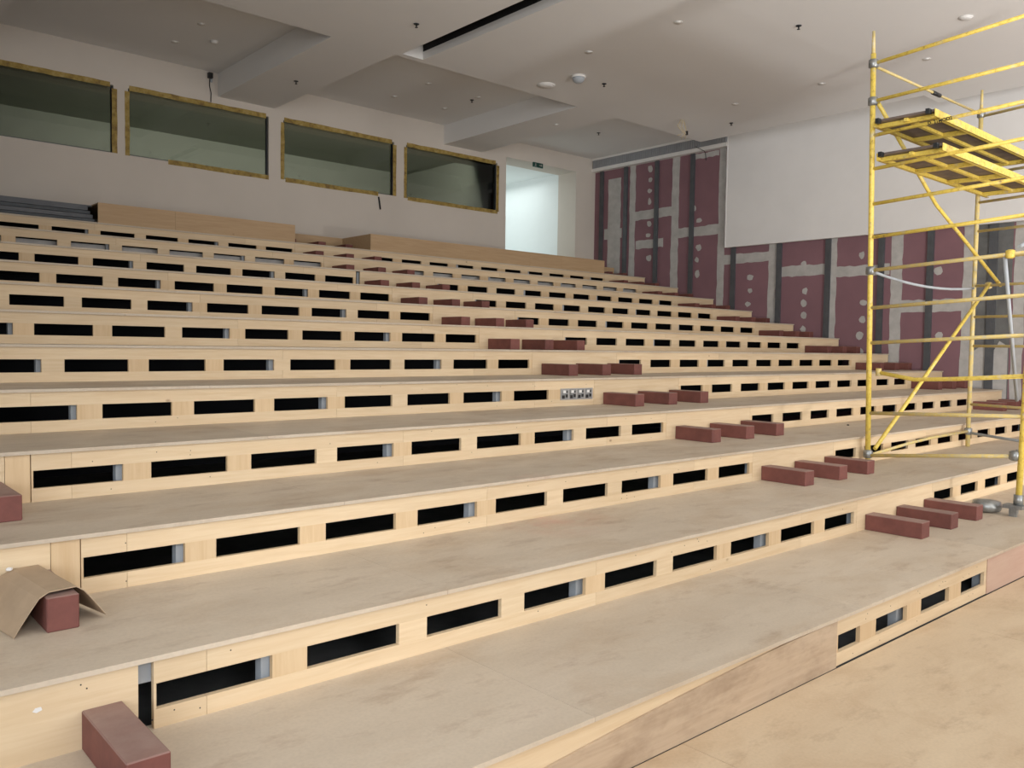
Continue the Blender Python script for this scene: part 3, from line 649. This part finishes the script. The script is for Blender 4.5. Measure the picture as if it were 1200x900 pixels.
fitting('ceiling_disc', 10.825, 11.437, ZL, (('rim', lathe_mesh([(0.10, 0), (0.17, -0.001), (0.165, -0.02), (0.10, -0.024)], WHITE, 'rim')), ('cone', lathe_mesh([(0.02, -0.02), (0.13, -0.022), (0.12, -0.03), (0.02, -0.034)], CEIL, 'cone'))), 'flat white ceiling disc left of the dome camera', 'speaker')
fitting('ceiling_disc', 12.975, 4.971, ZL, (('rim', lathe_mesh([(0.06, 0), (0.095, -0.001), (0.09, -0.02), (0.06, -0.024)], WHITE, 'rim')), ('cone', lathe_mesh([(0.02, -0.02), (0.075, -0.022), (0.07, -0.028), (0.02, -0.03)], CEIL, 'cone'))), 'flat white ceiling disc above the scaffold near the top edge', 'speaker')
# hanging wires
hw = thing('hanging_wires', (14.5, 11.2, ZL), 'loose bundle of thin wires dangling from the ceiling near the grille', 'wires')
for i in range(5):
    pts = [Vector((14.48+0.02*i, 11.15, ZL)), Vector((14.40+0.07*i, 11.18, ZL-0.14)), Vector((14.52+0.03*i, 11.12, ZL-0.28)), Vector((14.44+0.06*i, 11.2, ZL-0.33-0.03*(i % 3)))]
    bm = bmesh.new(); bm_tube(bm, pts, 0.006, 5); finish('wire', bm, PLASTER if i % 2 else YELD, hw)
box('connector', 14.62, 14.66, 11.1, 11.15, ZL-0.30, ZL-0.22, BLACK, hw)
bm = bmesh.new(); bm_tube(bm, [(BX-0.002, 12.95, ZBT+0.13), (BX-0.012, 12.80, ZBT+0.05), (BX-0.02, 12.65, ZBT-0.04), (BX+0.06, 12.68, ZBT-0.09), (XW-0.02, 12.72, ZBT-0.22)], 0.008, 6)
objprop(finish('loose_cable', bm, DARKST), 'thin loose cable lying over the edge of the air grille', 'cable')
# wall bracket and cable above window 2
wb = thing('wall_bracket', (6.574, YR, 7.10), 'small dark bracket high on the rear wall beside the left ceiling beam', 'bracket')
box('base_plate', 6.56, 6.60, YR-0.02, YR, 7.03, 7.19, STUDL, wb); box('head', 6.50, 6.58, YR-0.10, YR-0.02, 7.09, 7.19, BLACK, wb)
bm = bmesh.new(); bm_tube(bm, [(6.55, YR-0.012, 7.09), (6.545, YR-0.012, 6.95), (6.575, YR-0.012, 6.82), (6.57, YR-0.012, 6.645)], 0.009, 6)
objprop(finish('thin_cable', bm, BLACK), 'thin black cable running from the bracket down to the second window', 'cable')
bm = bmesh.new(); bm_tube(bm, [(10.42, YR-0.015, 5.30), (10.44, YR-0.02, 5.18), (10.47, YR-0.015, 5.02)], 0.018, 6)
objprop(finish('cable_end', bm, BLACK), 'short black cable end hanging below the third window', 'cable')
# exit sign
es = thing('exit_sign', (15.32, YR-0.03, 6.755), 'small dark green exit sign over the bright doorway', 'sign')
for i, x in enumerate((15.155, 15.335)):
    f = box('sign_panel', x, x+0.165, YR-0.035, YR-0.001, 6.69, 6.81, GREEN, es)
    bm = bmesh.new(); yy = YR-0.0365
    if i == 0:
        for P in ([(x+0.07, 6.785), (x+0.085, 6.785), (x+0.085, 6.80), (x+0.07, 6.80)], [(x+0.06, 6.74), (x+0.085, 6.735), (x+0.09, 6.78), (x+0.068, 6.78)], [(x+0.045, 6.70), (x+0.058, 6.70), (x+0.08, 6.74), (x+0.064, 6.745)], [(x+0.10, 6.70), (x+0.112, 6.705), (x+0.092, 6.74), (x+0.08, 6.735)], [(x+0.085, 6.77), (x+0.115, 6.755), (x+0.115, 6.763), (x+0.088, 6.78)]):
            bm_prism(bm, P, 'y', yy, YR-0.035)
    else:
        bm_prism(bm, [(x+0.03, 6.74), (x+0.09, 6.74), (x+0.09, 6.715), (x+0.14, 6.75), (x+0.09, 6.785), (x+0.09, 6.76), (x+0.03, 6.76)], 'y', yy, YR-0.035)
    finish('pictogram', bm, PLATE, f)
